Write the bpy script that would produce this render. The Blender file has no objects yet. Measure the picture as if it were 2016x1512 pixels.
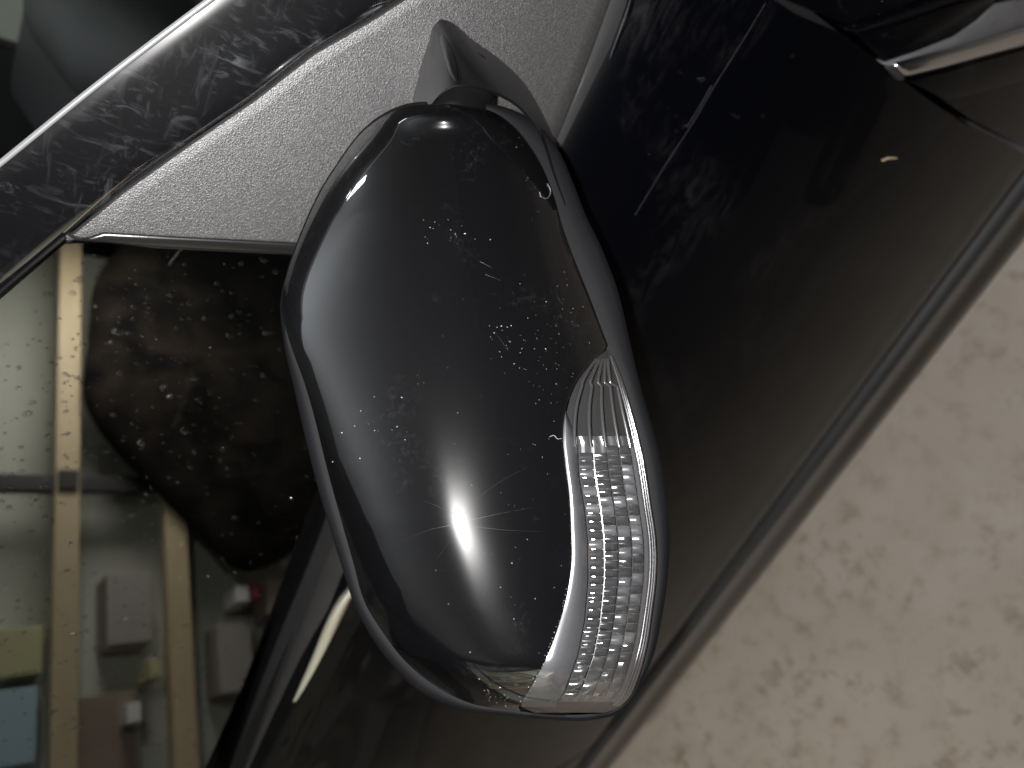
import bpy, bmesh, math, random
import numpy as np
from mathutils import Vector
random.seed(7); rng = np.random.default_rng(7)
SC = bpy.context.scene
COL = SC.collection

# ------------------------------------------------------------------ camera
FPX = 1514.0
_p = math.radians(48.1); _h = np.array([-.582, .813, 0]); _h /= np.linalg.norm(_h)
F = np.array([math.cos(_p)*_h[0], math.cos(_p)*_h[1], -math.sin(_p)])
R = np.array([_h[1], -_h[0], 0.0]); U = np.cross(R, F)
C = np.array([0, -.34, 1.37])
cam = bpy.data.cameras.new("camera"); camo = bpy.data.objects.new("camera", cam); COL.objects.link(camo)
cam.sensor_width = 36; cam.lens = 36*FPX/2016
M = np.eye(4); M[:3, 0] = -U; M[:3, 1] = R; M[:3, 2] = -F; M[:3, 3] = C
from mathutils import Matrix
camo.matrix_world = Matrix(M.tolist())
cam.clip_start = .02; cam.clip_end = 60
cam.dof.use_dof = True; cam.dof.focus_distance = .345; cam.dof.aperture_fstop = 7.5
SC.camera = camo

# ------------------------------------------------------------------ world, lamps, exposure
w = bpy.data.worlds.new("World"); SC.world = w; w.use_nodes = True
bg = w.node_tree.nodes["Background"]; bg.inputs[0].default_value = (.75, .80, .95, 1); bg.inputs[1].default_value = .012
SC.view_settings.view_transform = 'Standard'; SC.view_settings.look = 'None'
SC.view_settings.exposure = 0; SC.view_settings.gamma = 1
SC.cycles.max_bounces = 8; SC.cycles.transparent_max_bounces = 12
SC.cycles.caustics_reflective = False; SC.cycles.caustics_refractive = False
SC.cycles.sample_clamp_indirect = 4

def lamp(name, kind, loc, energy, col=(1, 1, 1), size=.1, sizey=None, target=None):
    l = bpy.data.lights.new(name, kind); l.energy = energy; l.color = col
    if kind in ('POINT', 'SPOT'): l.shadow_soft_size = size
    else:
        l.shape = 'RECTANGLE'; l.size = size; l.size_y = sizey or size
    o = bpy.data.objects.new(name, l); COL.objects.link(o); o.location = loc
    if target is not None:
        o.rotation_euler = (Vector(target)-Vector(loc)).to_track_quat('-Z', 'Y').to_euler()
    return o
flash = lamp("phone_flash", 'SPOT', tuple(C + .019*U + .006*R - .002*F), 42, (1, .985, .97), .0035, None, tuple(C+F))
flash.data.spot_size = math.radians(165); flash.data.spot_blend = .3
lamp("rack_fill_lamp", 'AREA', (-.95, -1.75, .8), 31, (1, .95, .88), .5, .4, (-1.65, -1.42, .75))  # added fill so the rack shows in the window reflection
lamp("wall_fill_lamp", 'AREA', (-.3, 2.3, 2.4), 7, (.92, .96, 1), .9, .14, (-.3, 3.2, .6))  # unseen fill added to brighten the far wall
lamp("shell_streak_lamp", 'AREA', (.66, 1.75, 2.3), 5, (.95, .97, 1), .34, .07, (0, 0, 1.1))  # added for the bright streak on the shell's upper left shoulder
lamp("ceiling_fill_lamp", 'AREA', (-.45, 1.55, 1.75), 46, (.90, .95, 1), 1.5, 1.0, (-.45, 1.55, 2.6))  # added uplight: brightens the ceiling for the grey sheen on the shell

# ------------------------------------------------------------------ pixel -> place helpers (2016 x 1512 photograph pixels)
def ray(x, y): return F - (x-1008)/FPX*U + (756-y)/FPX*R
def PD(x, y, t): return C + t*ray(x, y)
TAU = math.radians(5)
NW = np.array([0, -math.cos(TAU), math.sin(TAU)]); PW = np.array([0, 0, .972])   # side glass plane, n outward
TAS = math.radians(12)
NS = np.array([0, -math.cos(TAS), math.sin(TAS)])      # sail panel, pillar and belt trim lean in more than the glass
def PP(x, y, off=0.0, n=None, p0=PW):
    n = NS if n is None else n
    d = ray(x, y); t = np.dot(p0+off*n-C, n)/np.dot(d, n); return C+t*d
PGL = PP(132, 462, .006)
def PG(x, y, off=0.0): return PP(x, y, off, NW, PGL)
DZ = np.array([[1.00, .012], [.985, .004], [.976, -.004], [.964, -.010], [.93, -.018], [.85, -.040], [.70, -.066], [.55, -.078], [.42, -.081],
               [.345, -.079], [.318, -.075], [.308, -.069], [.302, -.060], [.300, -.045], [.302, -.02]])
def ydoor(z): return float(np.interp(z, DZ[::-1, 0], DZ[::-1, 1])) if z > .302 else -.07
def PH(x, y, off=0.0):          # onto the door / wing surface
    d = ray(x, y); t = .34
    for _ in range(60):
        p = C+t*d; t += (ydoor(p[2])-off-p[1])/d[1]*.7
    return C+t*d

def cat(pts, n, closed=False):
    pts = np.array(pts, float); m = len(pts)
    if closed: P = np.vstack([pts[-1], pts, pts[0], pts[1]]); segs = m
    else: P = np.vstack([2*pts[0]-pts[1], pts, 2*pts[-1]-pts[-2]]); segs = m-1
    dd = np.linalg.norm(np.diff(P, axis=0), axis=1)[1:1+segs]; cum = np.concatenate([[0], np.cumsum(dd)])
    out = []
    for s in np.linspace(0, cum[-1], n, endpoint=not closed):
        i = min(np.searchsorted(cum, s, side='right')-1, segs-1); u = (s-cum[i])/max(dd[i], 1e-9)
        a, b, c, d = P[i], P[i+1], P[i+2], P[i+3]
        # finite-difference tangents by chord to avoid overshoot
        l0 = np.linalg.norm(b-a)+1e-9; l1 = np.linalg.norm(c-b)+1e-9; l2 = np.linalg.norm(d-c)+1e-9
        t1 = ((b-a)/l0*l1+(c-b)/l1*l0)/(l0+l1)*l1; t2 = ((c-b)/l1*l2+(d-c)/l2*l1)/(l1+l2)*l1
        out.append((2*u**3-3*u**2+1)*b+(u**3-2*u**2+u)*t1+(-2*u**3+3*u**2)*c+(u**3-u**2)*t2)
    return np.array(out)

# ------------------------------------------------------------------ object helpers
def link(name, me, mat=None, parent=None, smooth=True):
    o = bpy.data.objects.new(name, me); COL.objects.link(o)
    if mat: me.materials.append(mat)
    if smooth: me.polygons.foreach_set("use_smooth", [True]*len(me.polygons))
    if parent: o.parent = parent
    return o
def mesh(name, V, Fc, mat=None, parent=None, smooth=True, recalc=True):
    me = bpy.data.meshes.new(name); me.from_pydata([tuple(v) for v in V], [], Fc)
    if recalc:
        bm = bmesh.new(); bm.from_mesh(me); bmesh.ops.recalc_face_normals(bm, faces=bm.faces); bm.to_mesh(me); bm.free()
    me.update(); return link(name, me, mat, parent, smooth)
def grid_faces(nr, nc, closed=False, base=0):
    f = []
    for i in range(nr-1):
        for j in range(nc if closed else nc-1):
            k = (j+1) % nc
            f.append((base+i*nc+j, base+i*nc+k, base+(i+1)*nc+k, base+(i+1)*nc+j))
    return f
def bevel(o, wd, seg=3, ang=.6):
    m = o.modifiers.new("bevel", 'BEVEL'); m.width = wd; m.segments = seg; m.limit_method = 'ANGLE'; m.angle_limit = ang
    return o
def autosm(o, ang=.7):
    # split smooth shading at sharp edges
    bm = bmesh.new(); bm.from_mesh(o.data)
    for e in bm.edges:
        if len(e.link_faces) == 2 and e.calc_face_angle() > ang: e.smooth = False
    bm.to_mesh(o.data); bm.free(); return o
def slab(name, pts, vec, mat, parent=None, bev=0, seg=3, smooth=True):
    """closed prism from a polygon of 3-D points, thickness along vec"""
    n = len(pts); V = [np.array(p) for p in pts]+[np.array(p)+np.array(vec) for p in pts]
    fc = [tuple(range(n)), tuple(range(2*n-1, n-1, -1))]+[(i, i+n, (i+1) % n+n, (i+1) % n) for i in range(n)]
    o = mesh(name, V, fc, mat, parent, smooth)
    if bev: bevel(o, bev, seg)
    else: autosm(o)
    return o
def tube(name, pts, rad, mat, parent=None, n=12, flat=1.0, up=None):
    pts = np.array(pts); m = len(pts); rad = np.broadcast_to(rad, (m,)); V = []
    for i in range(m):
        t = pts[min(i+1, m-1)]-pts[max(i-1, 0)]; t = t/np.linalg.norm(t)
        a = np.array(up if up is not None else ([0, 0, 1] if abs(t[2]) < .9 else [1, 0, 0]), float); a = a-np.dot(a, t)*t; a /= np.linalg.norm(a); b = np.cross(t, a)
        for k in range(n):
            an = 2*math.pi*k/n; V.append(pts[i]+rad[i]*(math.cos(an)*a*flat+math.sin(an)*b))
    fc = grid_faces(m, n, True)+[tuple(range(n)), tuple(range((m-1)*n, m*n))]
    return autosm(mesh(name, V, fc, mat, parent), .9)
def box(name, c, size, mat, parent=None, rz=0, bev=.004):
    sx, sy, sz = [s/2 for s in size]; ca, sa = math.cos(rz), math.sin(rz)
    V = []
    for x in (-sx, sx):
        for y in (-sy, sy):
            for z in (-sz, sz): V.append((c[0]+ca*x-sa*y, c[1]+sa*x+ca*y, c[2]+z))
    o = mesh(name, V, [(0, 1, 3, 2), (4, 6, 7, 5), (0, 4, 5, 1), (2, 3, 7, 6), (0, 2, 6, 4), (1, 5, 7, 3)], mat, parent, smooth=False)
    if bev: bevel(o, bev, 2)
    return o
def tag(o, label=None, cat_=None, group=None, kind=None):
    if label: o['label'] = label
    if cat_: o['category'] = cat_
    if group: o['group'] = group
    if kind: o['kind'] = kind
    return o

# ------------------------------------------------------------------ materials
def mat(name, base=(.5, .5, .5), rough=.5, metal=0, spec=.5, coat=0, coatr=.03, ior=1.5):
    m = bpy.data.materials.new(name); m.use_nodes = True
    b = m.node_tree.nodes["Principled BSDF"]
    b.inputs["Base Color"].default_value = (*base, 1); b.inputs["Roughness"].default_value = rough
    b.inputs["Metallic"].default_value = metal; b.inputs["Specular IOR Level"].default_value = spec
    b.inputs["Coat Weight"].default_value = coat; b.inputs["Coat Roughness"].default_value = coatr; b.inputs["IOR"].default_value = ior
    return m, m.node_tree, b
class NT:
    def __init__(s, nt): s.nt = nt; s.co = None
    def n(s, t, **k):
        x = s.nt.nodes.new(t)
        for a, v in k.items(): setattr(x, a, v)
        return x
    def l(s, a, b): s.nt.links.new(a, b)
    def coord(s, scale=(1, 1, 1), rot=(0, 0, 0)):
        tc = s.n('ShaderNodeTexCoord'); mp = s.n('ShaderNodeMapping'); mp.inputs['Scale'].default_value = scale; mp.inputs['Rotation'].default_value = rot
        s.l(tc.outputs['Object'], mp.inputs[0]); return mp.outputs[0]
    def noise(s, co, scale, detail=4, rough=.55, dist=0):
        x = s.n('ShaderNodeTexNoise'); x.inputs['Scale'].default_value = scale; x.inputs['Detail'].default_value = detail
        x.inputs['Roughness'].default_value = rough; x.inputs['Distortion'].default_value = dist; s.l(co, x.inputs['Vector']); return x.outputs[0]
    def ramp(s, v, *stops):
        r = s.n('ShaderNodeValToRGB'); e = r.color_ramp.elements
        while len(e) < len(stops): e.new(.5)
        for i, (p, c) in enumerate(stops):
            e[i].position = p; e[i].color = (c, c, c, 1) if not isinstance(c, tuple) else (*c, 1)
        s.l(v, r.inputs[0]); return r.outputs[0]
    def math(s, op, a, b=0.0):
        x = s.n('ShaderNodeMath', operation=op)
        for i, v in enumerate((a, b)):
            if isinstance(v, (int, float)): x.inputs[i].default_value = v
            else: s.l(v, x.inputs[i])
        return x.outputs[0]
    def mix(s, f, a, b):
        x = s.n('ShaderNodeMix', data_type='RGBA')
        for i, v in ((0, f), (6, a), (7, b)):
            if isinstance(v, (int, float)): x.inputs[i].default_value = v
            elif isinstance(v, tuple): x.inputs[i].default_value = (*v, 1)
            else: s.l(v, x.inputs[i])
        return x.outputs[2]
    def bump(s, h, strength, dist, to, key='Normal'):
        x = s.n('ShaderNodeBump'); x.inputs['Strength'].default_value = strength; x.inputs['Distance'].default_value = dist
        s.l(h, x.inputs['Height']); s.l(x.outputs[0], to.inputs[key])

# black car paint with dusty film
def paint(name, dust=.25, haze=0.0, base=(.0004, .0005, .0010)):
    m, nt, b = mat(name, base, .35, 0, .04, .52, .012); N = NT(nt); b.inputs['Coat IOR'].default_value = 1.155
    co = N.coord()
    a = N.noise(co, 9, 5, .6, .6); c = N.noise(co, 230, 3, .7); d = N.noise(N.coord((1, 1, 3), (.3, .7, .2)), 30, 6, .7, 1.2)
    patch = N.math('MULTIPLY', N.ramp(a, (.52, 0.), (.72, 1.)), N.ramp(d, (.45, 0.), (.75, 1.)))
    speck = N.ramp(c, (.70, 0.), (.78, 1.))
    f = N.math('ADD', N.math('MULTIPLY', patch, dust), N.math('MULTIPLY', speck, dust*.35))
    f = N.math('ADD', f, haze)
    N.l(N.mix(f, base, (.20, .19, .185)), b.inputs['Base Color'])
    N.l(N.math('ADD', N.math('MULTIPLY', f, .25), .012), b.inputs['Coat Roughness'])
    N.bump(N.noise(co, 420, 1), .015, .0004, b, 'Coat Normal')
    return m
M_door = paint("black_door_paint", .05, .0006)
M_sill = mat("sill_paint", (.010, .0095, .009), .35, 0, .3, 1.0, .10)[0]
M_fender = paint("black_wing_paint", .06, .0006)
M_shell, nt, b = mat("black_shell_paint", (.0009, .0010, .0012),   .25, 0, .042, 1.0, .035); N = NT(nt)
co = N.coord(); sc_ = N.noise(N.coord((40, 40, 900), (.4, .9, .3)), 1.0, 4, .6, .3)
sm = N.noise(co, 18, 5, .6, .8)
f = N.math('MULTIPLY', N.ramp(sm, (.56, 0.), (.74, 1.)), N.ramp(N.noise(co, 160, 3, .7, 2), (.5, 0.), (.7, 1.)))
N.l(N.mix(N.math('MULTIPLY', f, .03), (.0014, .0014, .0016), (.25, .25, .25)), b.inputs['Base Color'])
N.l(N.math('ADD', N.math('MULTIPLY', f, .08), .028), b.inputs['Coat Roughness'])

# grained plastic
def plastic(name, base, rough, bump, scale=900, spec=.5):
    m, nt, b = mat(name, base, rough, 0, spec); N = NT(nt); co = N.coord()
    g = N.noise(co, scale, 2, .6); v = N.n('ShaderNodeTexVoronoi'); v.inputs['Scale'].default_value = scale*.9; N.l(co, v.inputs['Vector'])
    hgt = N.math('ADD', N.math('MULTIPLY', g, .6), N.math('MULTIPLY', v.outputs['Distance'], .5))
    N.bump(hgt, bump, .0006, b)
    big = N.noise(co, 25, 4, .6); N.l(N.mix(N.ramp(big, (.35, 0.), (.7, 1.)), tuple(x*.9 for x in base), tuple(min(1, x*1.12) for x in base)), b.inputs['Base Color'])
    return m
M_sail = plastic("grained_grey_plastic", (.0088, .0084, .0088), .45, .62, 1700, .9)
nt = M_sail.node_tree; N = NT(nt); b = nt.nodes["Principled BSDF"]; gr_ = N.noise(N.coord(), 2000, 1, .5)
old = b.inputs["Base Color"].links[0].from_socket; N.l(N.mix(N.ramp(gr_, (.48, 0.), (.68, 1.)), old, (.028, .027, .0275)), b.inputs["Base Color"])
M_foot = plastic("dark_grey_plastic", (.0024, .0023, .0026), .30, .06, 1800, .5)
M_rim = plastic("matt_rim_plastic", (.0018, .0019, .0023), .66, .05, 2500, .08)
M_rubber = plastic("black_rubber", (.012, .012, .013), .6, .05, 1500, .35)
M_seal = plastic("grey_seal_rubber", (.014, .0145, .0155), .55, .05, 1500, .25)
M_under = plastic("dark_underbody", (.01, .01, .01), .8, .1, 300, .2)
# pillar trim: gloss black under hand smears
M_pillar, nt, b = mat("smeared_gloss_black", (.002, .002, .0026), .30, 0, .10, 1, .015); N = NT(nt)
co = N.coord(); wv = N.noise(co, 14, 4, .6, .5); st = N.noise(N.coord((45, 45, 190), (.2, .6, .5)), 1.0, 7, .68, .9)
st2 = N.noise(N.coord((190, 50, 60), (.9, .1, .4)), 1.0, 7, .68, 1.0)
f1 = N.math('MULTIPLY', N.ramp(wv, (.44, 0.), (.64, 1.)), N.ramp(st, (.53, 0.), (.74, 1.)))
f2 = N.math('MULTIPLY', N.ramp(N.noise(co, 22, 3, .6), (.45, 0.), (.65, 1.)), N.ramp(st2, (.52, 0.), (.72, 1.)))
f = N.math('MAXIMUM', f1, f2)
sx = N.n('ShaderNodeSeparateXYZ'); N.l(N.coord(), sx.inputs[0])      # hands touch the front of the trim most
hand = N.n('ShaderNodeMapRange'); N.l(sx.outputs[0], hand.inputs[0]); hand.inputs[1].default_value = -.24; hand.inputs[2].default_value = -.05; hand.inputs[3].default_value = .10; hand.inputs[4].default_value = 1
f = N.math('MULTIPLY', f, hand.outputs[0])
N.l(N.mix(N.math('ADD', N.math('MULTIPLY', f, .19), .0008), (.0015, .0015, .0018), (.20, .21, .23)), b.inputs['Base Color'])
N.l(N.math('ADD', N.math('MULTIPLY', f, .10), .015), b.inputs['Coat Roughness'])
# glass (thin: see-through plus mirror)
def glass(name, tint, ior, r=.0, tr=1.0):
    m = bpy.data.materials.new(name); m.use_nodes = True; nt = m.node_tree; nt.nodes.clear(); N = NT(nt)
    o = N.n('ShaderNodeOutputMaterial'); mx = N.n('ShaderNodeMixShader'); tb = N.n('ShaderNodeBsdfTransparent'); gl = N.n('ShaderNodeBsdfGlossy'); fr = N.n('ShaderNodeFresnel')
    tb.inputs[0].default_value = (*tint, 1); gl.inputs['Roughness'].default_value = r
    ge = N.n('ShaderNodeNewGeometry'); mr = N.n('ShaderNodeMapRange'); N.l(ge.outputs['Backfacing'], mr.inputs[0]); mr.inputs[3].default_value = ior; mr.inputs[4].default_value = 1/ior; N.l(mr.outputs[0], fr.inputs[0])
    N.l(fr.outputs[0], mx.inputs[0]); N.l(tb.outputs[0], mx.inputs[1]); N.l(gl.outputs[0], mx.inputs[2]); N.l(mx.outputs[0], o.inputs[0]); return m
M_window = glass("coated_window_glass", (.22, .24, .22), 1.95)
M_wind = glass("windscreen_glass", (.6, .62, .6), 1.04)
M_lens = glass("clear_lens_plastic", (.95, .95, .96), 1.5, .01)
M_drop = glass("water", (.84, .84, .84), 1.5, .05)
M_chrome, nt, b = mat("chrome", (.60, .60, .61), .20, 1)
M_edge, nt, b = mat("edge_highlight_grey", (.10, .10, .105), .35, 0, 1.0)  # pale grey holds the gloss highlight along the pillar's upper edge
M_band, nt, b = mat("pearl_band", (.040, .041, .043), .28, 0, 1.0)
M_satin, nt, b = mat("satin_reflector", (.80, .81, .84), .16, 1)
M_prism, nt, b = mat("prism_plastic", (.018, .018, .0185), .19, 0, 1.0)
M_dust, nt, b = mat("pale_dust", (.16, .15, .135), .8)
M_scr, nt, b = mat("scratch_grey", (.011, .011, .012), .5)
M_mirror, nt, b = mat("mirror_silver", (.8, .82, .82), .02, 1)
M_wood, nt, b = mat("pine_timber", (.62, .52, .33), .6); N = NT(nt); co = N.coord((1, 1, 14))
N.l(N.mix(N.noise(N.coord((3, 3, 60)), 2, 5, .6, .4), (.66, .57, .38), (.48, .38, .22)), b.inputs['Base Color'])
M_panel, nt, b = mat("pale_green_board", (.52, .54, .46), .7); N = NT(nt); co = N.coord()
N.l(N.mix(N.noise(co, 3, 5, .6, .3), (.58, .62, .55), (.46, .49, .42)), b.inputs['Base Color'])
M_card, nt, b = mat("cardboard", (.46, .38, .31), .8); N = NT(nt); co = N.coord()
N.l(N.mix(N.noise(co, 6, 4, .6), (.40, .35, .30), (.30, .26, .22)), b.inputs['Base Color'])
def flatm(name, c, r=.6): return mat(name, c, r)[0]
M_white = flatm("white_paper", (.8, .8, .78)); M_red = flatm("red_print", (.42, .08, .07)); M_yel = flatm("yellow_plastic", (.52, .52, .28), .5)
M_blue = flatm("blue_plastic", (.08, .14, .4), .4); M_lblue = flatm("pale_blue_plastic", (.4, .55, .62), .5); M_black = flatm("black_steel", (.012, .012, .012), .45)
M_grain = plastic("silver_grained_trim", (.08, .08, .085), .5, .7, 500, .5)
M_cabin = flatm("dark_cabin_trim", (.005, .005, .006), .6)
M_lint = flatm("lint_grey", (.12, .12, .12), .8)
M_chip = flatm("dry_wood", (.40, .32, .20), .8)
# concrete
M_conc, nt, b = mat("stained_concrete", (.42, .38, .33), .55, 0, .3); N = NT(nt); co = N.coord()
a = N.noise(co, 1.7, 5, .6, .3); c = N.noise(co, 26, 6, .65, .1); d = N.noise(co, 70, 5, .7, 0); e = N.noise(co, 4.5, 4, .6, .4); g = N.noise(co, 9, 3, .5, .2)
c1 = N.mix(N.ramp(a, (.3, 0.), (.7, 1.)), (.38, .335, .29), (.30, .26, .22))
c1 = N.mix(N.math('MULTIPLY', N.ramp(g, (.50, 0.), (.66, 1.)), .35), c1, (.40, .365, .325))
zone = N.ramp(e, (.42, .15), (.62, 1.))
c2 = N.mix(N.math('MULTIPLY', N.ramp(c, (.50, 0.), (.66, 1.)), N.math('MULTIPLY', N.math('ADD', zone, .40), .85)), c1, (.235, .195, .155))
c3 = N.mix(N.math('MULTIPLY', N.ramp(d, (.60, 0.), (.70, 1.)), N.math('MULTIPLY', zone, .75)), c2, (.13, .11, .09))
stain = N.noise(co, 6.5, 5, .6, .1)
c3 = N.mix(N.math('MULTIPLY', N.ramp(stain, (.62, 0.), (.72, 1.)), .5), c3, (.15, .115, .09))
N.l(c3, b.inputs['Base Color']); N.bump(N.noise(co, 90, 5, .7), .25, .002, b)
M_wall, nt, b = mat("pale_green_wall", (.5, .53, .45), .8)

# ================================================================== setting
fl = mesh("floor", [(-6, -6, 0), (6, -6, 0), (6, 6, 0), (-6, 6, 0)], [(0, 1, 2, 3)], M_conc); tag(fl, kind='structure')

ce = mesh("ceiling", [(-4, -4, 2.6), (4, -4, 2.6), (4, 3.2, 2.6), (-4, 3.2, 2.6)], [(0, 1, 2, 3)], flatm("white_ceiling", (.75, .75, .75), .9)); tag(ce, kind='structure')
# ================================================================== the car
car = bpy.data.objects.new("car", None); COL.objects.link(car); car.location = (0, 0, 0)
tag(car, "black car seen close at its wing mirror, clear indicator and wet side window", "car")

# ---- door skin
cutpx = [(1490, -30), (1560, 18), (1663, 62), (1748, 130), (1828, 190), (1908, 245), (2003, 292), (2060, 318)]
cut = np.array([PH(*q) for q in cutpx]); ci = np.argsort(cut[:, 2])
def xcut(z): return float(np.interp(z, cut[ci, 2], cut[ci, 0]))
prof = cat(DZ[:, ::1], 90)      # (z,y)
def skin(name, x0f, x1f, m, parent, nx=40, off=0.0, prof=prof, foldback=True):
    V = []
    for z, y in prof:
        a, b_ = x0f(z), x1f(z)
        for j in range(nx):
            V.append((a+(b_-a)*j/(nx-1), y-off, z))
    fc = grid_faces(len(prof), nx)
    n0 = len(V)
    # returned flange along both ends gives the sheet its depth
    for side in (0, nx-1):
        base = len(V)
        for i, (z, y) in enumerate(prof): V.append((V[i*nx+side][0], y-off+.03, z))
        for i in range(len(prof)-1):
            fc.append((i*nx+side, (i+1)*nx+side, base+i+1, base+i))
    return autosm(mesh(name, V, fc, m, parent), .9)
door = skin("door", lambda z: -.92, lambda z: xcut(z)-.002, M_door, car)
rdoor = skin("rear_door", lambda z: -1.9, lambda z: -.925, M_door, car, 20)
wing = skin("front_wing", lambda z: xcut(z)+.004, lambda z: .75, M_fender, car, 24, -.002)
# dark jamb inside the gaps
mesh("door_jamb", [(-1.9, .03, .31), (.75, .03, .31), (.75, .03, .98), (-1.9, .03, .98)], [(0, 1, 2, 3)], M_under, car)

# ---- sill under the door
def sweep(name, pr, n, m):
    pr = cat(pr, n) if n else np.array(pr); V = [(x, y, z) for z, y in pr for x in np.linspace(-2, .35, 12)]
    return autosm(mesh(name, V, grid_faces(len(pr), 12), m, car), .9)
sweep("sill_seal", [(.299, .02), (.297, -.062), (.293, -.078), (.288, -.0835), (.284, -.082)], 24, M_rubber)
sweep("sill_panel", [(.286, -.0825), (.280, -.0845), (.262, -.0835), (.240, -.0795), (.230, -.0790), (.218, -.083), (.202, -.090), (.194, -.0915), (.188, -.089), (.184, -.06), (.183, .3)], 60, M_sill)
ep = np.linspace(-1.5, .1, 30)
tube("door_edge_seal", [(x, -.050, .2995) for x in ep], .006, M_rubber, door)

# ---- upper body: glass, seals, pillar, sail panel
seal_in = [(652, 1000), (640, 1031), (610, 1110), (550, 1256), (475, 1456), (430, 1580), (380, 1720)]
pil_low = [(-240, 765), (-120, 670), (0, 572), (70, 512), (132, 461), (240, 372), (380, 272), (500, 190), (615, 100), (725, 36), (780, 0), (880, -60), (1000, -120)]
pil_up = [(-240, 520), (-120, 418), (0, 322), (75, 261), (150, 200), (300, 84), (415, -2), (520, -80), (640, -160)]
win = [PG(x, y, .000) for x, y in [(-240, 790), (0, 590), (128, 480), (300, 476), (700, 490), (760, 560), (700, 900)]+seal_in[1:]+[(300, 1900), (-240, 1900)]]
glass_o = slab("window_glass", win, -NW*.004, M_window, car, smooth=False)
# run channel (rubber) between pillar and glass
ch = [(-240, 765), (-120, 670), (0, 572), (70, 512), (132, 461), (150, 474), (60, 548), (0, 606), (-120, 700), (-240, 800)]
slab("run_channel", [PP(x, y, .0015) for x, y in ch], -NS*.01, M_rubber, car, .001, 2)
tube("trim_line", [PP(x, y, .0035) for x, y in [(-240, 768), (-120, 673), (0, 575), (70, 515), (128, 466)]], .0012, M_foot, car, 8)
# pillar with a crowned face
def ruled(name, A, B, n, mid, depth, m, parent, offA, offB, k=14):
    a = cat(A, n); b2 = cat(B, n); V = []
    rows = []
    for i in range(n):
        pa = PP(*a[i], offA); pb = PP(*b2[i], offB)
        row = [pa-NS*depth]
        for j in range(k+1):
            s = j/k; row.append(pa+(pb-pa)*s+NS*mid*(1-(2*s-1)**8)) 
        row.append(pb-NS*depth+(pa-pb)*.45); rows.append(row)
    for r in rows: V += r
    return autosm(mesh(name, V, grid_faces(n, k+3), m, parent), 1.0)
pil = ruled("windscreen_pillar", pil_low, pil_up, 60, .0012, .03, M_pillar, car, .002, -.001)
tube("pillar_edge_strip", [PP(x, y, .0012) for x, y in cat(pil_up, 40)], .0014, M_edge, pil, 10)

# sail panel with rolled border
sail_out = [(133, 464), (240, 375), (380, 275), (500, 193), (615, 103), (725, 39), (782, 3), (880, -58), (1000, -118), (1120, -160), (1245, -160), (1204, 0), (1144, 165), (1104, 262), (1050, 380), (960, 500), (800, 503), (585, 502), (300, 488), (150, 473)]
so = []
n_ = len(sail_out)
def offset_poly(P, d):
    P = np.array(P, float); out = []
    A = sum(P[i][0]*P[(i+1) % len(P)][1]-P[(i+1) % len(P)][0]*P[i][1] for i in range(len(P)))
    s = 1 if A > 0 else -1
    for i in range(len(P)):
        a, b_, c_ = P[i-1], P[i], P[(i+1) % len(P)]
        n1 = np.array([-(b_-a)[1], (b_-a)[0]])/np.linalg.norm(b_-a); n2 = np.array([-(c_-b_)[1], (c_-b_)[0]])/np.linalg.norm(c_-b_)
        k = n1+n2; k /= np.linalg.norm(k); out.append(b_+s*d*k/max(.45, np.dot(k, n1)))
    return np.array(out)
o0 = np.array(sail_out, float)
V = []; fc = []
rings = [(0, -.012), (0, .0005), (2.5, .0042), (7, .0058), (26, .0066), (30, .0066)]
for d, off in rings:
    q = offset_poly(o0, d) if d else o0
    if d > 8:      # keep the sharp tip from turning inside out
        q[0] = q[0]*.35+np.array([255, 425])*.65; q[-1] = q[-1]*.35+np.array([262, 452])*.65
    for x, y in q: V.append(PP(x, y, off))
fc = grid_faces(len(rings), n_, True)+[tuple((len(rings)-1)*n_+i for i in range(n_))]
sail = autosm(mesh("sail_panel", V, fc, M_sail, car), .5)
# bottom bevel bar of the sail panel
slab("sail_edge_strip", [PP(x, y, .0078) for x, y in [(205, 459), (330, 466), (585, 479), (800, 486), (800, 506), (585, 503), (300, 488), (160, 474)]], -NS*.012, M_foot, car, .0015, 3)
# gasket between sail panel and door, and the bright paint shoulder
slab("belt_gasket", [PP(x, y, .0025) for x, y in [(1200, -20), (1243, -30), (1236, 10), (1185, 150), (1117, 293), (1060, 420), (1010, 420), (1098, 262), (1142, 165)]], -NS*.012, M_rubber, car, .0015, 2)

tube("belt_shoulder_bead", [PP(x, y, .0015) for x, y in cat([(1262, -90), (1250, -40), (1238, 10), (1213, 80), (1186, 152), (1150, 225), (1118, 296), (1070, 400)], 40)], .0028, M_door, car, 16)
# belt moulding behind the mirror
def strip(name, A, B, offA, offB, crown, m, parent, n=40):
    a = cat(A, n); b2 = cat(B, n); V = []; k = 10
    for i in range(n):
        pa = (PG if offA is None else PP)(*a[i], offA or .002); pb = PP(*b2[i], offB)
        V.append(pa-NS*.012)
        for j in range(k+1):
            s = j/k; V.append(pa+(pb-pa)*s+NS*crown*math.sin(math.pi*s)**.8)
        V.append(pb-NS*.012)
    return autosm(mesh(name, V, grid_faces(n, k+3), m, parent), 1.0)
s_in = [(655, 985), (640, 1031), (610, 1110), (550, 1256), (475, 1456), (430, 1580), (330, 1840)]
s_out = [(685, 1010), (662, 1060), (630, 1140), (572, 1290), (497, 1480), (455, 1590), (355, 1850)]
strip("glass_seal", s_in, s_out, None, .000, .004, M_seal, car)
b_out = [(730, 1060), (692, 1145), (668, 1178), (608, 1310), (548, 1450), (520, 1520), (415, 1850)]
strip("belt_channel", [(x-1, y-1) for x, y in s_out], b_out, .0015, .0015, -.003, M_rubber, car)
c_out = [(765, 1075), (712, 1158), (700, 1192), (660, 1284), (600, 1424), (560, 1514), (455, 1850)]
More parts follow.
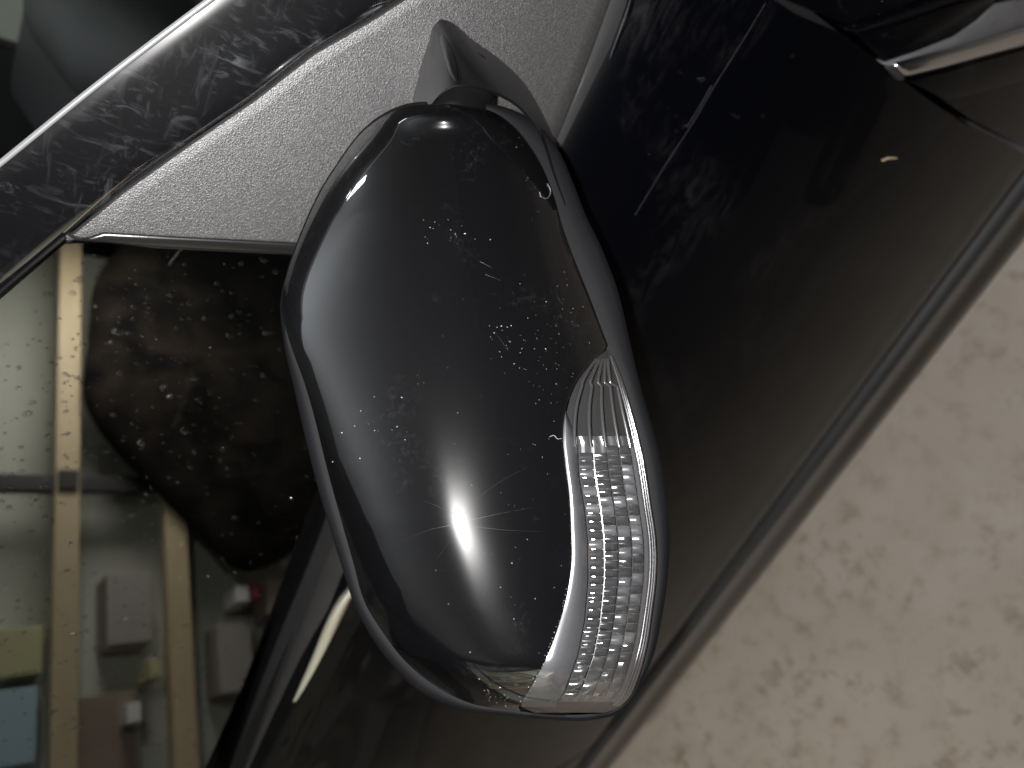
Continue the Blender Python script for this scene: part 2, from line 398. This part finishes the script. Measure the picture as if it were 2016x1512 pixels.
strip("chrome_belt_strip", b_out, c_out, .004, .004, .0022, M_chrome, car)

# ---- wing features at the upper right
def onskin(name, poly, off, m, parent, bev=.002, th=.01):
    P = [PH(x, y, off) for x, y in poly]
    return slab(name, P, (0, th, 0), m, parent, bev, 2)
onskin("wing_crease", [(1666, 62), (1676, 52), (1740, 33), (1800, 12), (1860, -12), (1960, -40), (1960, -22), (1868, 8), (1800, 30), (1740, 48), (1690, 64)], .004, M_fender, wing, .0015)
onskin("garnish_recess", [(1690, 68), (1760, 50), (1880, 8), (1962, -10), (1955, 12), (1930, 38), (1880, 72), (1800, 104), (1742, 124)], .0015, M_fender, wing, .001)
onskin("grained_garnish", [(1742, 126), (1800, 106), (1880, 76), (1928, 42), (1958, 14), (2020, -2), (2120, -40), (2120, 20), (2020, 50), (1960, 72), (1880, 96), (1800, 120), (1750, 133)], .004, M_grain, wing, .0012)
onskin("chrome_wing_strip", [(1768, 131), (1860, 104), (1960, 76), (2020, 56), (2120, 22), (2120, 62), (2020, 92), (1960, 108), (1860, 136), (1786, 154)], .010, M_chrome, wing, .004, .012)
onskin("strip_end_cap", [(1752, 136), (1766, 131), (1784, 155), (1772, 160)], .007, M_rubber, wing, .001)
onskin("lower_wing_panel", [(1790, 160), (1860, 142), (1960, 114), (2120, 68), (2120, 130), (2016, 158), (1930, 182), (1862, 196)], .0025, M_fender, wing, .001)

# ================================================================== wing mirror
# paired outlines: edge of the painted shell (and lens) / outer edge of the rim
PAIRS = np.array([(556, 605, 552, 600), (568, 665, 560, 680), (600, 756, 577, 756), (650, 946, 622, 946), (695, 1106, 670, 1106), (720, 1190, 700, 1196), (757, 1250, 732, 1256), (797, 1301, 768, 1305),
 (865, 1356, 824, 1360), (925, 1384, 893, 1393), (1008, 1398, 1000, 1409), (1080, 1407, 1080, 1417), (1158, 1407, 1170, 1417), (1205, 1400, 1222, 1403), (1238, 1376, 1248, 1376), (1258, 1335, 1266, 1338), (1273, 1281, 1285, 1296), (1285, 1206, 1305, 1206), (1293, 1136, 1315, 1136), (1293, 1066, 1318, 1056), (1283, 996, 1313, 976), (1268, 901, 1298, 890), (1248, 821, 1276, 812), (1228, 756, 1258, 748),
 (1198, 685, 1242, 680), (1158, 580, 1213, 562), (1128, 505, 1180, 478), (1108, 450, 1154, 425), (1088, 380, 1128, 358), (1063, 320, 1102, 300), (1038, 280, 1072, 258), (1008, 245, 1030, 226), (965, 217, 972, 205), (925, 208, 926, 200), (850, 205, 850, 199), (800, 210, 798, 205), (750, 232, 747, 228), (714, 260, 711, 258), (686, 294, 683, 293), (660, 332, 657, 331), (637, 368, 634, 367), (611, 420, 608, 419), (587, 478, 584, 477), (568, 532, 566, 531), (558, 570, 556, 569)], float)
NL = 360
LP = cat(PAIRS, NL, True); LS = LP[:, :2]; LO = LP[:, 2:]
it, ib = int(np.argmin(LS[:, 1])), int(np.argmax(LS[:, 1]))
ytop, ybot = LS[it, 1], LS[ib, 1]
# loop runs left side downward first: index 0 (left) .. ib bottom .. right side .. it top .. NL
right = LS[ib:it+1]; left = np.vstack([LS[it:], LS[:ib+1]])
def xl(y): return float(np.interp(y, left[:, 1], left[:, 0]))
def xr_full(y): return float(np.interp(y, right[::-1, 1], right[::-1, 0]))
LB = np.array([(1198, 684), (1170, 706), (1139, 743), (1116, 794), (1107, 856), (1111, 908), (1119, 970), (1123, 1042), (1124, 1104), (1116, 1166), (1098, 1233), (1072, 1300), (1041, 1357), (1023, 1388), (1018, 1402)], float)
LBs = cat(LB, 120)
def xlb(y): return float(np.interp(y, LBs[:, 1], LBs[:, 0]))
RID = np.array([(200, 880), (420, 850), (700, 872), (1028, 905), (1200, 960), (1410, 1070)], float)
def trim(x, y): return   .396-.031*(y-200)/1200+.004*(x-930)/400
HB = .060
_yt = np.linspace(ytop, ybot, 200)
_ls = np.array([sum(xl(min(max(q+d, ytop+12), ybot-12))*math.exp(-(d/75)**2) for d in range(-150, 151, 15))/sum(math.exp(-(d/75)**2) for d in range(-150, 151, 15)) for q in _yt])
_ls = np.minimum(_ls, np.array([xl(q) for q in _yt])+14)
def dome(x, y):
    l, r = float(np.interp(y, _yt, _ls)), xr_full(y); c = float(np.interp(y, RID[:, 0], RID[:, 1]))
    X = min(1., (x-c)/max(r-c, 1)) if x > c else min(1.09, (c-x)/max(c-l, 1))
    Yc = 1290.; Y = min(1., (y-Yc)/(ybot-Yc) if y > Yc else (Yc-y)/(Yc-ytop))
    e = float(np.interp(y, [300, 1000], [2.5, 2.3]))
    Y = Y*(.93 if y < Yc else 1.0)
    X = X*(.955 if x > c else .90)
    b_ = HB*(max(0., 1-X**e)**.80)*(max(0., 1-Y**2.0)**.62)
    b_ += .0062*math.exp(-((y-228)/24)**2)*math.exp(-((x-872)/70)**2)
    return trim(x, y)-b_
# painted shell
nr, nc = 170, 110
th = (1-np.cos(np.linspace(0, math.pi, nr)))/2
ys = ytop+(ybot-ytop)*th
V = []
for y in ys:
    l = xl(y); r = xr_full(y) if y < 684 else min(xlb(y), xr_full(y))
    if y > 1396: r = max(l+1, min(r, xr_full(y)))
    for j in range(nc):
        q = j/(nc-1)
        # denser near the edges
        q = (1-math.cos(q*math.pi*.8))/(1-math.cos(math.pi*.8))
        x = l+(r-l)*q; V.append(PD(x, y, dome(x, y)))
fc = grid_faces(nr, nc)
b0 = len(V)
for i in range(nr):
    y = ys[i]; x = xl(y); V.append(PD(x+2, y, trim(x, y)+.004))
fc += [(i*nc, (i+1)*nc, b0+i+1, b0+i) for i in range(nr-1)]
b0 = len(V)
for i in range(nr):
    y = ys[i]; x = xr_full(y) if y < 684 else min(xlb(y), xr_full(y)); V.append(PD(x-1, y, trim(x, y)+.004))
fc += [(i*nc+nc-1, (i+1)*nc+nc-1, b0+i+1, b0+i) for i in range(nr-1) if ys[i+1] < 1370]
# turned-down edge at the arm end
b0 = len(V)
for j in range(nc):
    p = V[j]; x, y = 1008-np.dot(p-C, U)/np.dot(p-C, F)*FPX, 756-np.dot(p-C, R)/np.dot(p-C, F)*FPX
    V.append(PD(x, y+1, trim(x, y)+.004))
fc += [(j, j+1, b0+j+1, b0+j) for j in range(nc-1)]
shell = mesh("wing_mirror", V, fc, M_shell, car)
sol = shell.modifiers.new("thickness", 'SOLIDIFY'); sol.thickness = .0025; sol.offset = -1

# rim: front flange, side wall, rear lip
V = []
secs = [(0.03, -.0004), (.0, -.0010), (.35, -.0016), (.80, -.0006), (.97, .0012), (1.0, .0035), (1.0, .016), (.95, .026), (.7, .030)]
for s, dd in secs:
    for i in range(NL):
        x, y = LS[i]+(LO[i]-LS[i])*s if s > .02 else LS[i]+(LO[i]-LS[i])*-.10
        V.append(PD(x, y, trim(x, y)+dd))
rim = autosm(mesh("rim", V, grid_faces(len(secs), NL, True), M_rim, shell), 1.2)
gl = [PD(*(LS[i]+(LO[i]-LS[i])*.5), trim(*LS[i])+.028) for i in range(0, NL, 3)]
slab("mirror_glass", gl, F*.003, M_mirror, shell)

# foot (hooded base) on the sail panel
B = cat([(806, 225), (812, 190), (826, 130), (841, 80), (852, 45), (864, 33), (882, 38), (930, 76), (985, 116), (1030, 160), (1062, 210), (1090, 270), (1110, 330), (1135, 400)], 70)
L = cat([(842, 228), (846, 212), (858, 194), (872, 180), (886, 171), (901, 166), (922, 166), (950, 171), (982, 182), (1016, 202), (1044, 232), (1068, 275), (1088, 335), (1112, 400)], 70)
V = []; k = 18
for i in range(70):
    s_ = i/69; pb = PP(*B[i], .004); tb = np.dot(pb-C, F)
    tl = np.interp(i, [0, 12, 28, 45, 58, 69], [.388, .380, .371, .374, .380, .385])
    pl = PD(*L[i], tl)
    V.append(PP(*B[i], -.006))
    mid = (pb+pl)/2
    for j in range(k+1):
        u = j/k; bul = .0012*math.sin(math.pi*u)*(1 if 8 < i < 62 else .4)
        V.append(pb+(pl-pb)*u-F*bul)
    # rolled lip going inside
    V.append(PD(L[i][0], L[i][1]+3, tl+.0008)); V.append(PD(L[i][0], L[i][1]+6, tl+.004)); V.append(PD(L[i][0], L[i][1]+8, tl+.03))
autosm(mesh("mirror_foot", V, grid_faces(70, k+5), M_foot, shell), .9)
tube("foot_ridge", [PP(867, 48, .0028)*(1-q)+PD(900, 167, .3735)*q for q in np.linspace(.02, .93, 16)], [.0012, .0018, .0022, .0025, .0026, .0027, .0027, .0027, .0027, .0027, .0026, .0025, .0023, .0020, .0014, .0006], M_foot, shell, 24)
# neck joining foot and housing
nk = [PD(912, 150, .415), PD(912, 185, .408), PD(903, 215, .405), PD(900, 260, .400)]
tube("neck", cat(nk, 14), np.linspace(.0165, .0180, 14), M_foot, shell, 28)

# ---- indicator: housing, reflector band, prisms, clear lens
yy = np.linspace(687, 1403, 110)
def lens_pt(v, s, off):      # v 0..1 down the lamp, s 0..1 from shell side to rim side
    y = 687+(1403-687)*v; a = xlb(y) if y < 1390 else np.interp(y, [1390, 1403], [xlb(1390), 1052]); b_ = xr_full(y)-1
    x = a+(b_-a)*s; return PD(x, y, dome(x, min(y, ybot-.5))+off)
def patch(name, nv, ns, v0, v1, s0, s1, offf, m, parent, close=None):
    V = []
    for i in range(nv):
        v = v0+(v1-v0)*i/(nv-1)
        for j in range(ns):
            s = (s0(v) if callable(s0) else s0); e = (s1(v) if callable(s1) else s1)
            u = j/(ns-1); V.append(lens_pt(v, s+(e-s)*u, offf(v, u)))
    return autosm(mesh(name, V, grid_faces(nv, ns), m, parent), .6)
patch("indicator_housing", 60, 24, 0, 1, 0, 1, lambda v, u: .012, M_black, shell)
gr = [.30, .47, .62, .77, .90]
def lensoff(v, u): return -.0006+sum(.0002*math.exp(-((u-g)/.012)**2) for g in gr)
patch("indicator_lens", 120, 140, 0, 1, 0, 1, lensoff, M_lens, shell)
# smooth bright band along the shell
CB = np.array([(760, 1118), (810, 1113.5), (872, 1137), (929, 1138), (1001, 1150), (1063, 1156), (1140, 1157), (1223, 1150), (1290, 1137), (1362, 1111), (1400, 1085)], float)
def scb(v):
    y = 687+(1403-687)*v; x = np.interp(y, CB[:, 0], CB[:, 1]); a = xlb(min(y, 1390)); return max(.01, (x-a)/(xr_full(y)-a))
patch("indicator_band", 90, 14, .14, .985, 0.01, scb, lambda v, u: .0025+.004*u**2-.002*math.sin(math.pi*u), M_band, shell)
patch("indicator_reflector", 90, 40, .24, .97, lambda v: scb(v)+.01, .985, lambda v, u: .0085+.0008*math.sin(u*40), M_band, shell)
# longitudinal ribs of the clear lens edge at the rim side
for g in (.925, .955, .98):
    tube("lens_edge_rib", [lens_pt(v, g, .001) for v in np.linspace(.02, .98, 60)], .0007, M_prism, shell, 8)
# prisms: pillow blocks in columns between band and rim
cols = [(.02, .24), (.27, .48), (.51, .70), (.73, .90)]
def prism(v0, v1, s0, s1, tv, ts, hgt, m):
    """one optic block: a pillow that faces forward, stepped back from its neighbours"""
    V = []; n = 6; vm = (v0+v1)/2; lo = scb(vm)+.012; sm_ = lo+(.915-lo)*(s0+s1)/2
    tc = np.dot(lens_pt(vm, sm_, .0045)-C, F)
    for i in range(n):
        for j in range(n):
            a, b_ = i/(n-1), j/(n-1); v = v0+(v1-v0)*a; lo = scb(v)+.012; s = lo+(.915-lo)*(s0+(s1-s0)*b_)
            p = lens_pt(v, s, .0); q = (p-C)/np.dot(p-C, F); ts_ = np.dot(p-C, F)+.0015
            t = tc+tv*(a-.5)+ts*(b_-.5)-hgt*(math.sin(math.pi*(.05+.9*a))*.93+math.sin(math.pi*(.05+.9*b_))*.10)
            V.append(C+q*max(t, ts_))
    return mesh("prism", V, grid_faces(n, n), m, shell)
for ci_, (s0, s1) in enumerate(cols):
    v = .285 if ci_ < 2 else .265
    while v < .945:
        stp = (.0245 if v < .84 else .036)*(1 if ci_ < 2 else 1.12)*random.uniform(.9, 1.1)
        prism(v, min(v+stp*.90, .955), s0, s1, random.uniform(-.002, .003), random.uniform(-.0008, .0016), random.uniform(.0010, .0022), M_band if random.random() < (.20, .25, .5, .7)[ci_]*math.exp(-((v-.5)/.25)**2) else M_prism)  # paler blocks mid-lamp carry the flash glints in their colour
        v += stp
# upper clear part: dark cavity with fine long flutes
for g in (.16, .36, .55, .72, .86):
    tube("lens_flute", [lens_pt(v, g*(1-.15*(v < .1)), .0035) for v in np.linspace(.03, .27, 24)], .0009, M_prism, shell, 8)

# ================================================================== droplets and dust
def blobs(name, items, m, parent, label=None, seg=8):
    """items: (point, normal, radius, elongation dir, stretch)"""
    V = []; fc = []
    for p, n, r, e, st in items:
        n = n/np.linalg.norm(n); e = e-np.dot(e, n)*n; e /= np.linalg.norm(e); t = np.cross(n, e); b0 = len(V)
        for k in range(3):
            ph = math.pi/2*k/3
            for q in range(seg):
                an = 2*math.pi*q/seg; V.append(p+r*math.cos(ph)*(math.cos(an)*e*st+math.sin(an)*t)+n*r*.62*math.sin(ph))
        V.append(p+n*r*.62)
        fc += grid_faces(3, seg, True, b0)+[(b0+2*seg+q, b0+2*seg+(q+1) % seg, b0+3*seg) for q in range(seg)]
    o = mesh(name, V, fc, m, parent); tag(o, kind='stuff'); return o
def inside(x, y, P):
    c_ = False; j = len(P)-1
    for i in range(len(P)):
        if (P[i][1] > y) != (P[j][1] > y) and x < (P[j][0]-P[i][0])*(y-P[i][1])/(P[j][1]-P[i][1])+P[i][0]: c_ = not c_
        j = i
    return c_
wp = [(0, 612), (140, 490), (570, 510), (560, 640), (640, 960), (630, 1040), (540, 1260), (470, 1456), (440, 1512), (0, 1512)]
it_ = []; down = np.array([0, -.05, -1.])
while len(it_) < 760:
    x, y = random.uniform(0, 640), random.uniform(480, 1512)
    if not inside(x, y, wp): continue
    dens = .5+.6*math.exp(-((x-260)/190)**2-((y-700)/170)**2)+.5*(y > 1180)*(x < 330)+.4*(y > 850)*(x < 480)
    if random.random() > dens: continue
    r = .00095*math.exp(random.gauss(0, .35)); it_.append((PG(x, y, .0001), NW, r, down+.3*np.random.default_rng(len(it_)).normal(size=3)*[1, 0, 0], random.uniform(1, 1.5)))
blobs("water_drops", it_, M_drop, car)
it_ = []
dn = np.array([0, -1, .1])
for x, y in [(1330, 228), (1345, 250), (1332, 258), (1349, 246), (1385, 154), (1340, 142), (1452, 230), (1500, 227), (1445, 226), (1550, 262), (1502, 293), (1278, 303), (1380, 158), (1640, 374), (1950, 440), (1932, 470), (1640, 520), (1925, 482), (1810, 610), (1805, 630), (1690, 800), (1594, 24), (1560, 110), (1720, 590), (1655, 525), (1372, 510), (1970, 405), (1962, 418), (1700, 800), (1590, 950)]:
    it_.append((PH(x, y, .0001), dn, random.uniform(.0011, .0018), np.array([0, -.05, -1.]), random.uniform(1.2, 1.8)))
for _ in range(70):
    x, y = random.uniform(1650, 2010), random.uniform(-5, 75)
    if y < 150-(x-1650)*.25: it_.append((PH(x, y, .004), dn, random.uniform(.0005, .0011), np.array([0, -.05, -1.]), 1.2))
blobs("door_drops", it_, M_drop, door)
for i in range(26): pass
# lower belt door drops
it_ = [(PP(x, y, -.004+.002), NW, random.uniform(.0012, .002), np.array([0, 0, -1.]), 1.4) for x, y in [(690, 1290), (712, 1335), (668, 1340), (722, 1380), (645, 1420), (690, 1400)]]
# dust specks on the shell
def shell_pt(x, y): return PD(x, y, dome(x, y)-.00005)
it_ = []
def specks(cx, cy, sx, sy, n, r=.00022):
    for _ in range(n):
        x, y = random.gauss(cx, sx), random.gauss(cy, sy)
        if ytop+10 < y < ybot-12 and xl(y)+8 < x < (xr_full(y) if y < 684 else xlb(y))-6:
            it_.append((shell_pt(x, y), -ray(x, y), r*.4*math.exp(random.gauss(0, .4)), U+R*random.uniform(-1, 1), random.uniform(1, 2.2)))
specks(880, 455, 40, 14, 20, .00026); specks(1085, 640, 50, 60, 40, .0002); specks(985, 1368, 22, 18, 34, .00022); specks(900, 800, 170, 280, 100, .00016)
specks(760, 830, 40, 50, 14, .0003); specks(1050, 350, 40, 60, 30, .0002); specks(990, 660, 20, 20, 14, .0003); specks(1010, 1080, 60, 100, 30, .0002); specks(1080, 700, 30, 120, 40, .00018)
blobs("dust_specks", it_, M_dust, shell, seg=5)
# grit along the lower lens joint
it_ = []
for v in np.linspace(.66, .97, 40):
    p = lens_pt(v, random.uniform(-.02, .03), -.0008); it_.append((p, -F, random.uniform(.00008, .0002), U, 1.3))
blobs("joint_grit", it_, M_dust, shell, seg=5)
# scratch down the door, chip of wood stuck on it, lint on the housing
def ribbon(name, px, fn, wd, m, parent):
    P = [fn(x, y) for x, y in px]; return tube(name, P, wd, m, parent, 6, .5)
ribbon("scratch", cat([(1507, 6), (1460, 84), (1400, 180), (1370, 232), (1310, 325), (1250, 424)], 30), lambda x, y: PH(x, y, .00012), .0002, M_scr, door)
ribbon("scratch", cat([(1401, 168), (1380, 205), (1352, 250)], 12), lambda x, y: PH(x, y, .00012), .00022, M_scr, door)
chip = ribbon("wood_chip", [(1737, 316), (1748, 311), (1765, 311)], lambda x, y: PH(x, y, .0014), [.0008, .0016, .0010], M_chip, None)
tag(chip, "small pale wood chip stuck on the black door panel", "wood chip")
def lint(px, label):
    o = ribbon("lint_fibre", cat(px, 24), lambda x, y: PD(x, y, dome(x, y)-.0006), .00013, M_lint, None)
    tag(o, label, "lint", "lint on the mirror housing"); return o
lint([(1078, 362), (1084, 376), (1078, 390), (1066, 388), (1062, 378)], "curled white lint fibre near the upper right edge of the black mirror housing")
lint([(1082, 860), (1090, 857), (1098, 864), (1106, 863)], "thin white lint hair beside the clear indicator lens on the mirror housing")

# ================================================================== cabin seen past the pillar
ws = [PP(x, y, -.006) for x, y in cat(pil_up, 12)]
V = [p for p in ws]+[p+np.array([.10, .35, .02]) for p in ws]+[p+np.array([.16, 1.1, .03]) for p in ws]
mesh("windscreen", V, grid_faces(3, 12), M_wind, car)
slab("dashboard", [(-.55, .12, .93), (.55, .12, .93), (.55, .12, .60), (-.55, .12, .60)], (0, 1.25, 0), M_cabin, car, .05, 4)
tube("instrument_cowl", [(-.22, .52, .93), (-.24, .66, .97), (-.24, .84, .97), (-.22, 1.0, .93)], [.04, .09, .09, .04], M_cabin, car, 20)
slab("far_pillar", [(-1.0, 1.42, .84), (-.465, 1.42, .84), (-.465, 1.42, 1.6), (-1.0, 1.42, 1.6)], (0, .06, 0), M_cabin, car, .01, 2)
wl = mesh("wall", [(-3, 3.2, 0), (3, 3.2, 0), (3, 3.2, 2.6), (-3, 3.2, 2.6)], [(0, 1, 2, 3)], M_wall); tag(wl, kind='structure')
slab("cabin_lining", [(-2.0, 1.42, .35), (.6, 1.42, .35), (.6, 1.42, .86), (-2.0, 1.42, .86)], (0, .04, 0), M_cabin, car, .01, 2)
slab("cabin_floor", [(-2.0, .04, .34), (.6, .04, .34), (.6, 1.42, .34), (-2.0, 1.42, .34)], (0, 0, -.03), M_cabin, car)
slab("seat_back", [(-.95, .25, .55), (-.80, .25, .55), (-.98, .25, 1.25), (-1.1, .25, 1.25)], (0, .5, 0), M_cabin, car, .05, 4)
slab("roof", [(-2.4, .12, 1.62), (-.95, .12, 1.62), (-.95, 1.38, 1.62), (-2.4, 1.38, 1.62)], (0, 0, .04), M_door, car, .02, 3)

# ================================================================== shelf rack behind, mirrored in the side glass
YAW = math.radians(-62)
DV = np.array([-math.cos(YAW), -math.sin(YAW), 0]); RN = np.cross(DV, [0, 0, 1.])
def mirrored(x, y):
    d = ray(x, y); t = np.dot(PGL-C, NW)/np.dot(d, NW); p = C+t*d; r = d-2*np.dot(d, NW)*NW; return p, r/np.linalg.norm(r)
_p0, _r0 = mirrored(250, 1000); RQ = _p0+2.0*_r0
if np.dot(RN, _r0) > 0: RN = -RN           # faces the car
def rack_uv(x, y):
    p, r = mirrored(x, y); t = np.dot(RQ-p, RN)/np.dot(r, RN); X = p+t*r; return np.dot(X-RQ, DV), X[2]
def RP(u, z, d=0): return RQ*[1, 1, 0]+DV*u+np.array([0, 0, z])-RN*d
yr = math.atan2(DV[1], DV[0])
rack = bpy.data.objects.new("shelf_rack", None); COL.objects.link(rack); b0 = RP(0, 0); 
tag(rack, "timber and black steel shelf rack with pale boards, reflected in the side window", "shelf rack")
def rbox(name, u, z, d, su, sz, sd, m, parent, bev=.003):
    return box(name, RP(u, z, d), (su, sd, sz), m, parent, yr, bev)
zb = [np.mean([rack_uv(112, 700)[1], rack_uv(150, 1480)[1]]), np.mean([rack_uv(335, 950)[1], rack_uv(368, 1490)[1]])]
ub = np.mean([rack_uv(110, 975)[0], rack_uv(620, 940)[0]])
U0, U1 = -1.0, 1.15
for z in zb+[zb[0]+.46]:
    rbox("shelf_beam", (U0+U1)/2, z, 0, U1-U0, .062, .04, M_wood, rack)
    rbox("shelf_board", (U0+U1)/2, z-.012, .24, U1-U0, .016, .42, M_wood, rack)
for u in (U0, ub, ub+.95, U1):
    rbox("upright", u, .85, .012, .05, 1.7, .03, M_black, rack)
    for z in zb: rbox("beam_clip", u, z, -.026, .06, .05, .012, M_black, rack)
rbox("back_board", (U0+U1)/2, .9, .16, U1-U0, 1.8, .012, M_panel, rack)
def rpix(name, poly, d, th, m, label, cat_):
    P = [RP(*rack_uv(x, y), d) for x, y in poly]
    o = slab(name, P, RN*th, m, None, .003, 2, smooth=False); tag(o, label, cat_); return o
def pbox(name, x, y, su, sz, d, m, label, cat_):
    u, z = rack_uv(x, y); o = rbox(name, u, z, d+.06, su, sz, .12, m, None); tag(o, label, cat_); return o
M_grey = flatm("grey_card", (.36, .34, .31)); M_tan = flatm("tan_card", (.40, .33, .26)); M_tan2 = flatm("dull_brown_card", (.27, .21, .165))
pbox("carton", 262, 1190, .20, .12, .03, M_grey, "grey brown carton between the two timber beams of the mirrored rack", "carton")
pbox("carton", 215, 1450, .22, .15, .03, M_tan2, "brown carton at the foot of the glass between the mirrored beams", "carton")
pbox("paper_sheet", 256, 1408, .05, .035, -.04, M_white, "small white paper tag beside the left mirrored beam", "paper")
pbox("yellow_box", 30, 1280, .12, .13, .02, M_yel, "dull yellow box at the far left of the wet window", "box")
pbox("blue_box", 20, 1430, .18, .12, .02, M_lblue, "pale blue box at the lower left corner of the wet window", "box")
pbox("carton", 470, 1290, .20, .10, .02, M_grey, "large grey carton right of the second mirrored beam", "carton")
pbox("carton", 545, 1175, .11, .06, .0, M_tan, "tan carton mirrored nearest to the window seal", "carton")
pbox("label_box", 578, 1068, .06, .05, -.02, M_white, "white box mirrored close to the left rim of the mirror housing", "box")
pbox("blue_packet", 552, 1068, .05, .02, -.02, M_blue, "blue packet against the white mirrored box", "packet")
pbox("red_packet", 498, 1165, .05, .02, -.02, M_red, "small red packet mirrored beside the tan carton", "packet")
pbox("white_packet", 474, 1172, .05, .04, -.02, M_white, "small white packet left of the mirrored red packet", "packet")
pbox("yellow_tape", 300, 1320, .05, .03, -.03, M_yel, "small yellow roll mirrored on the lower beam", "tape")

M_shadow, nt, b = mat("shadow_sheet_dark", (.022, .019, .016), .95, 0, .1); N = NT(nt); co = N.coord()  # dark sheet in place of the soft shadow over the reflected rack
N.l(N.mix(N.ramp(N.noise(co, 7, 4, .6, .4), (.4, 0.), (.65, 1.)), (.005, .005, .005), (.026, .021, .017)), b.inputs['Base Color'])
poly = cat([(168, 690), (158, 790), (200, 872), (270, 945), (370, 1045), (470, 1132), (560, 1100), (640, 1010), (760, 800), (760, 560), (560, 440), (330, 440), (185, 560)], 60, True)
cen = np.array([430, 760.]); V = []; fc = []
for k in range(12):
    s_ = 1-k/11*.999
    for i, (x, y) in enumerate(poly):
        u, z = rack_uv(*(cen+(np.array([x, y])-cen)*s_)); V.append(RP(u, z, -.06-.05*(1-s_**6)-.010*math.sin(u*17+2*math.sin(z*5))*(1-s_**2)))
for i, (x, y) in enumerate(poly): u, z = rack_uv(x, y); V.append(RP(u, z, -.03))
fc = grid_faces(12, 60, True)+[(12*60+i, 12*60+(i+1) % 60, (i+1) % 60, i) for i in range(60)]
bl = mesh("shadow_sheet", V, fc, M_shadow); tag(bl, "dark rounded sheet standing in for the soft shadow on the mirrored rack", "shadow_sheet")
# ================================================================== photographer: only mirrored in the paint
def skin_body(name, chains, m, parent=None, sub=2):
    V = []; E_ = []; Rr = []
    for ch in chains:
        prev = None
        for p in ch:
            if isinstance(p, int): prev = p; continue
            V.append(tuple(float(q) for q in p[:3])); Rr.append(p[3]); i = len(V)-1
            if prev is not None: E_.append((prev, i))
            prev = i
    me = bpy.data.meshes.new(name); me.from_pydata(V, E_, []); o = link(name, me, m, parent, False)
    md = o.modifiers.new("skin", 'SKIN'); md.use_smooth_shade = True
    for i, sv in enumerate(me.skin_vertices[0].data): sv.radius = (Rr[i], Rr[i]*.85); sv.use_root = (i == 0)
    sb = o.modifiers.new("sub", 'SUBSURF'); sb.levels = sub; sb.render_levels = sub
    return o
M_cloth = flatm("dark_cloth", (.012, .012, .015), .9); M_skin = flatm("skin", (.32, .2, .15), .55); M_hair = flatm("dark_hair", (.02, .015, .012), .6)
bx, by = .10, -.83
_ca, _sa = math.cos(math.radians(75)), math.sin(math.radians(75))
def rot(ch):
    return [[p if isinstance(p, int) or (len(p) == 5) else (bx+_ca*(p[0]-bx)-_sa*(p[1]-by), by+_sa*(p[0]-bx)+_ca*(p[1]-by), p[2], p[3]) for p in c_] for c_ in ch]
per = bpy.data.objects.new("person", None); COL.objects.link(per); per.location = (0, 0, 0)
tag(per, "person in dark clothing standing by the car, mirrored darkly in the black paint", "person")
skin_body("clothing", rot([[(bx, by, .95, .155), (bx, by, 1.12, .145), (bx, by, 1.36, .17), (bx, by, 1.48, .10), (bx, by+.01, 1.54, .062)],
  [2, (bx+.19, by, 1.43, .07), (bx+.25, by-.02, 1.16, .05), (bx+.26, by+.03, .93, .036), (bx+.26, by+.04, .88, .032)],
  [2, (bx-.19, by, 1.43, .07), (bx-.25, by-.02, 1.16, .05), (bx-.26, by+.03, .93, .036), (bx-.26, by+.04, .88, .032)],
  [0, (bx+.11, by, .86, .11), (bx+.13, by+.02, .48, .085), (bx+.14, by-.02, .12, .065)],
  [0, (bx-.11, by, .86, .11), (bx-.22, by+.02, .48, .085), (bx-.30, by-.02, .12, .065)]]), M_cloth, per)
for sx in (-1, 1):
    skin_body("shoe", rot([[(bx+(.14 if sx > 0 else -.30), by-.05, .06, .06), (bx+(.145 if sx > 0 else -.305), by+.08, .055, .06), (bx+(.15 if sx > 0 else -.31), by+.19, .045, .055)]]), M_black, per)
skin_body("head", rot([[(bx, by+.01, 1.52, .055), (bx, by+.02, 1.60, .070), (bx, by+.025, 1.68, .088), (bx, by+.01, 1.75, .070)], [1, (bx, by+.11, 1.645, .016)]]), M_skin, per)
skin_body("hair", rot([[(bx, by-.035, 1.60, .06), (bx, by-.03, 1.70, .085), (bx, by-.005, 1.765, .078), (bx, by+.045, 1.765, .05)]]), M_hair, per)
for sx in (-1, 1):
    hx, hy = bx+sx*.26, by+.045
    ch = [[(hx, hy, .885, .026), (hx, hy+.006, .83, .030), (hx, hy+.010, .80, .026)]]
    for k in range(4):
        y = hy-.026+.021*k; l_ = (.060, .074, .080, .068)[k]
        ch.append([2, (hx, y, .785, .0095), (hx-sx*.006, y+.002, .785-l_*.55, .0088), (hx-sx*.018, y+.004, .785-l_, .0075)])
    ch.append([1, (hx-sx*.012, hy+.034, .815, .011), (hx-sx*.020, hy+.044, .775, .009)])
    skin_body("hand", rot(ch), M_skin, per)

# fine scratches in the lacquer near the flash glint
def fine(px, w0):
    P = [PD(x, y, dome(x, y)-.00002) for x, y in cat(px, 16)]
    tube("lacquer_scratch", P, np.linspace(w0*.55, w0*.12, 16), M_scr, shell, 5, .4)
for px, w0 in [([(912, 1016), (948, 975), (990, 945), (1042, 918)], .00007), ([(893, 1012), (865, 998), (832, 985)], .00009), ([(925, 1036), (990, 1043), (1070, 1047)], .00008), ([(925, 1024), (1000, 1008), (1095, 992)], .00004), ([(888, 1034), (850, 1042), (790, 1066)], .00005), ([(897, 1046), (875, 1080), (852, 1112)], .00005), ([(1108, 600), (1096, 580), (1106, 545)], .00006), ([(1128, 645), (1138, 605), (1150, 580)], .0001), ([(1000, 690), (985, 668), (975, 655)], .00008), ([(945, 515), (970, 528)], .00009), ([(955, 540), (985, 552)], .00007)]: fine(px, w0)
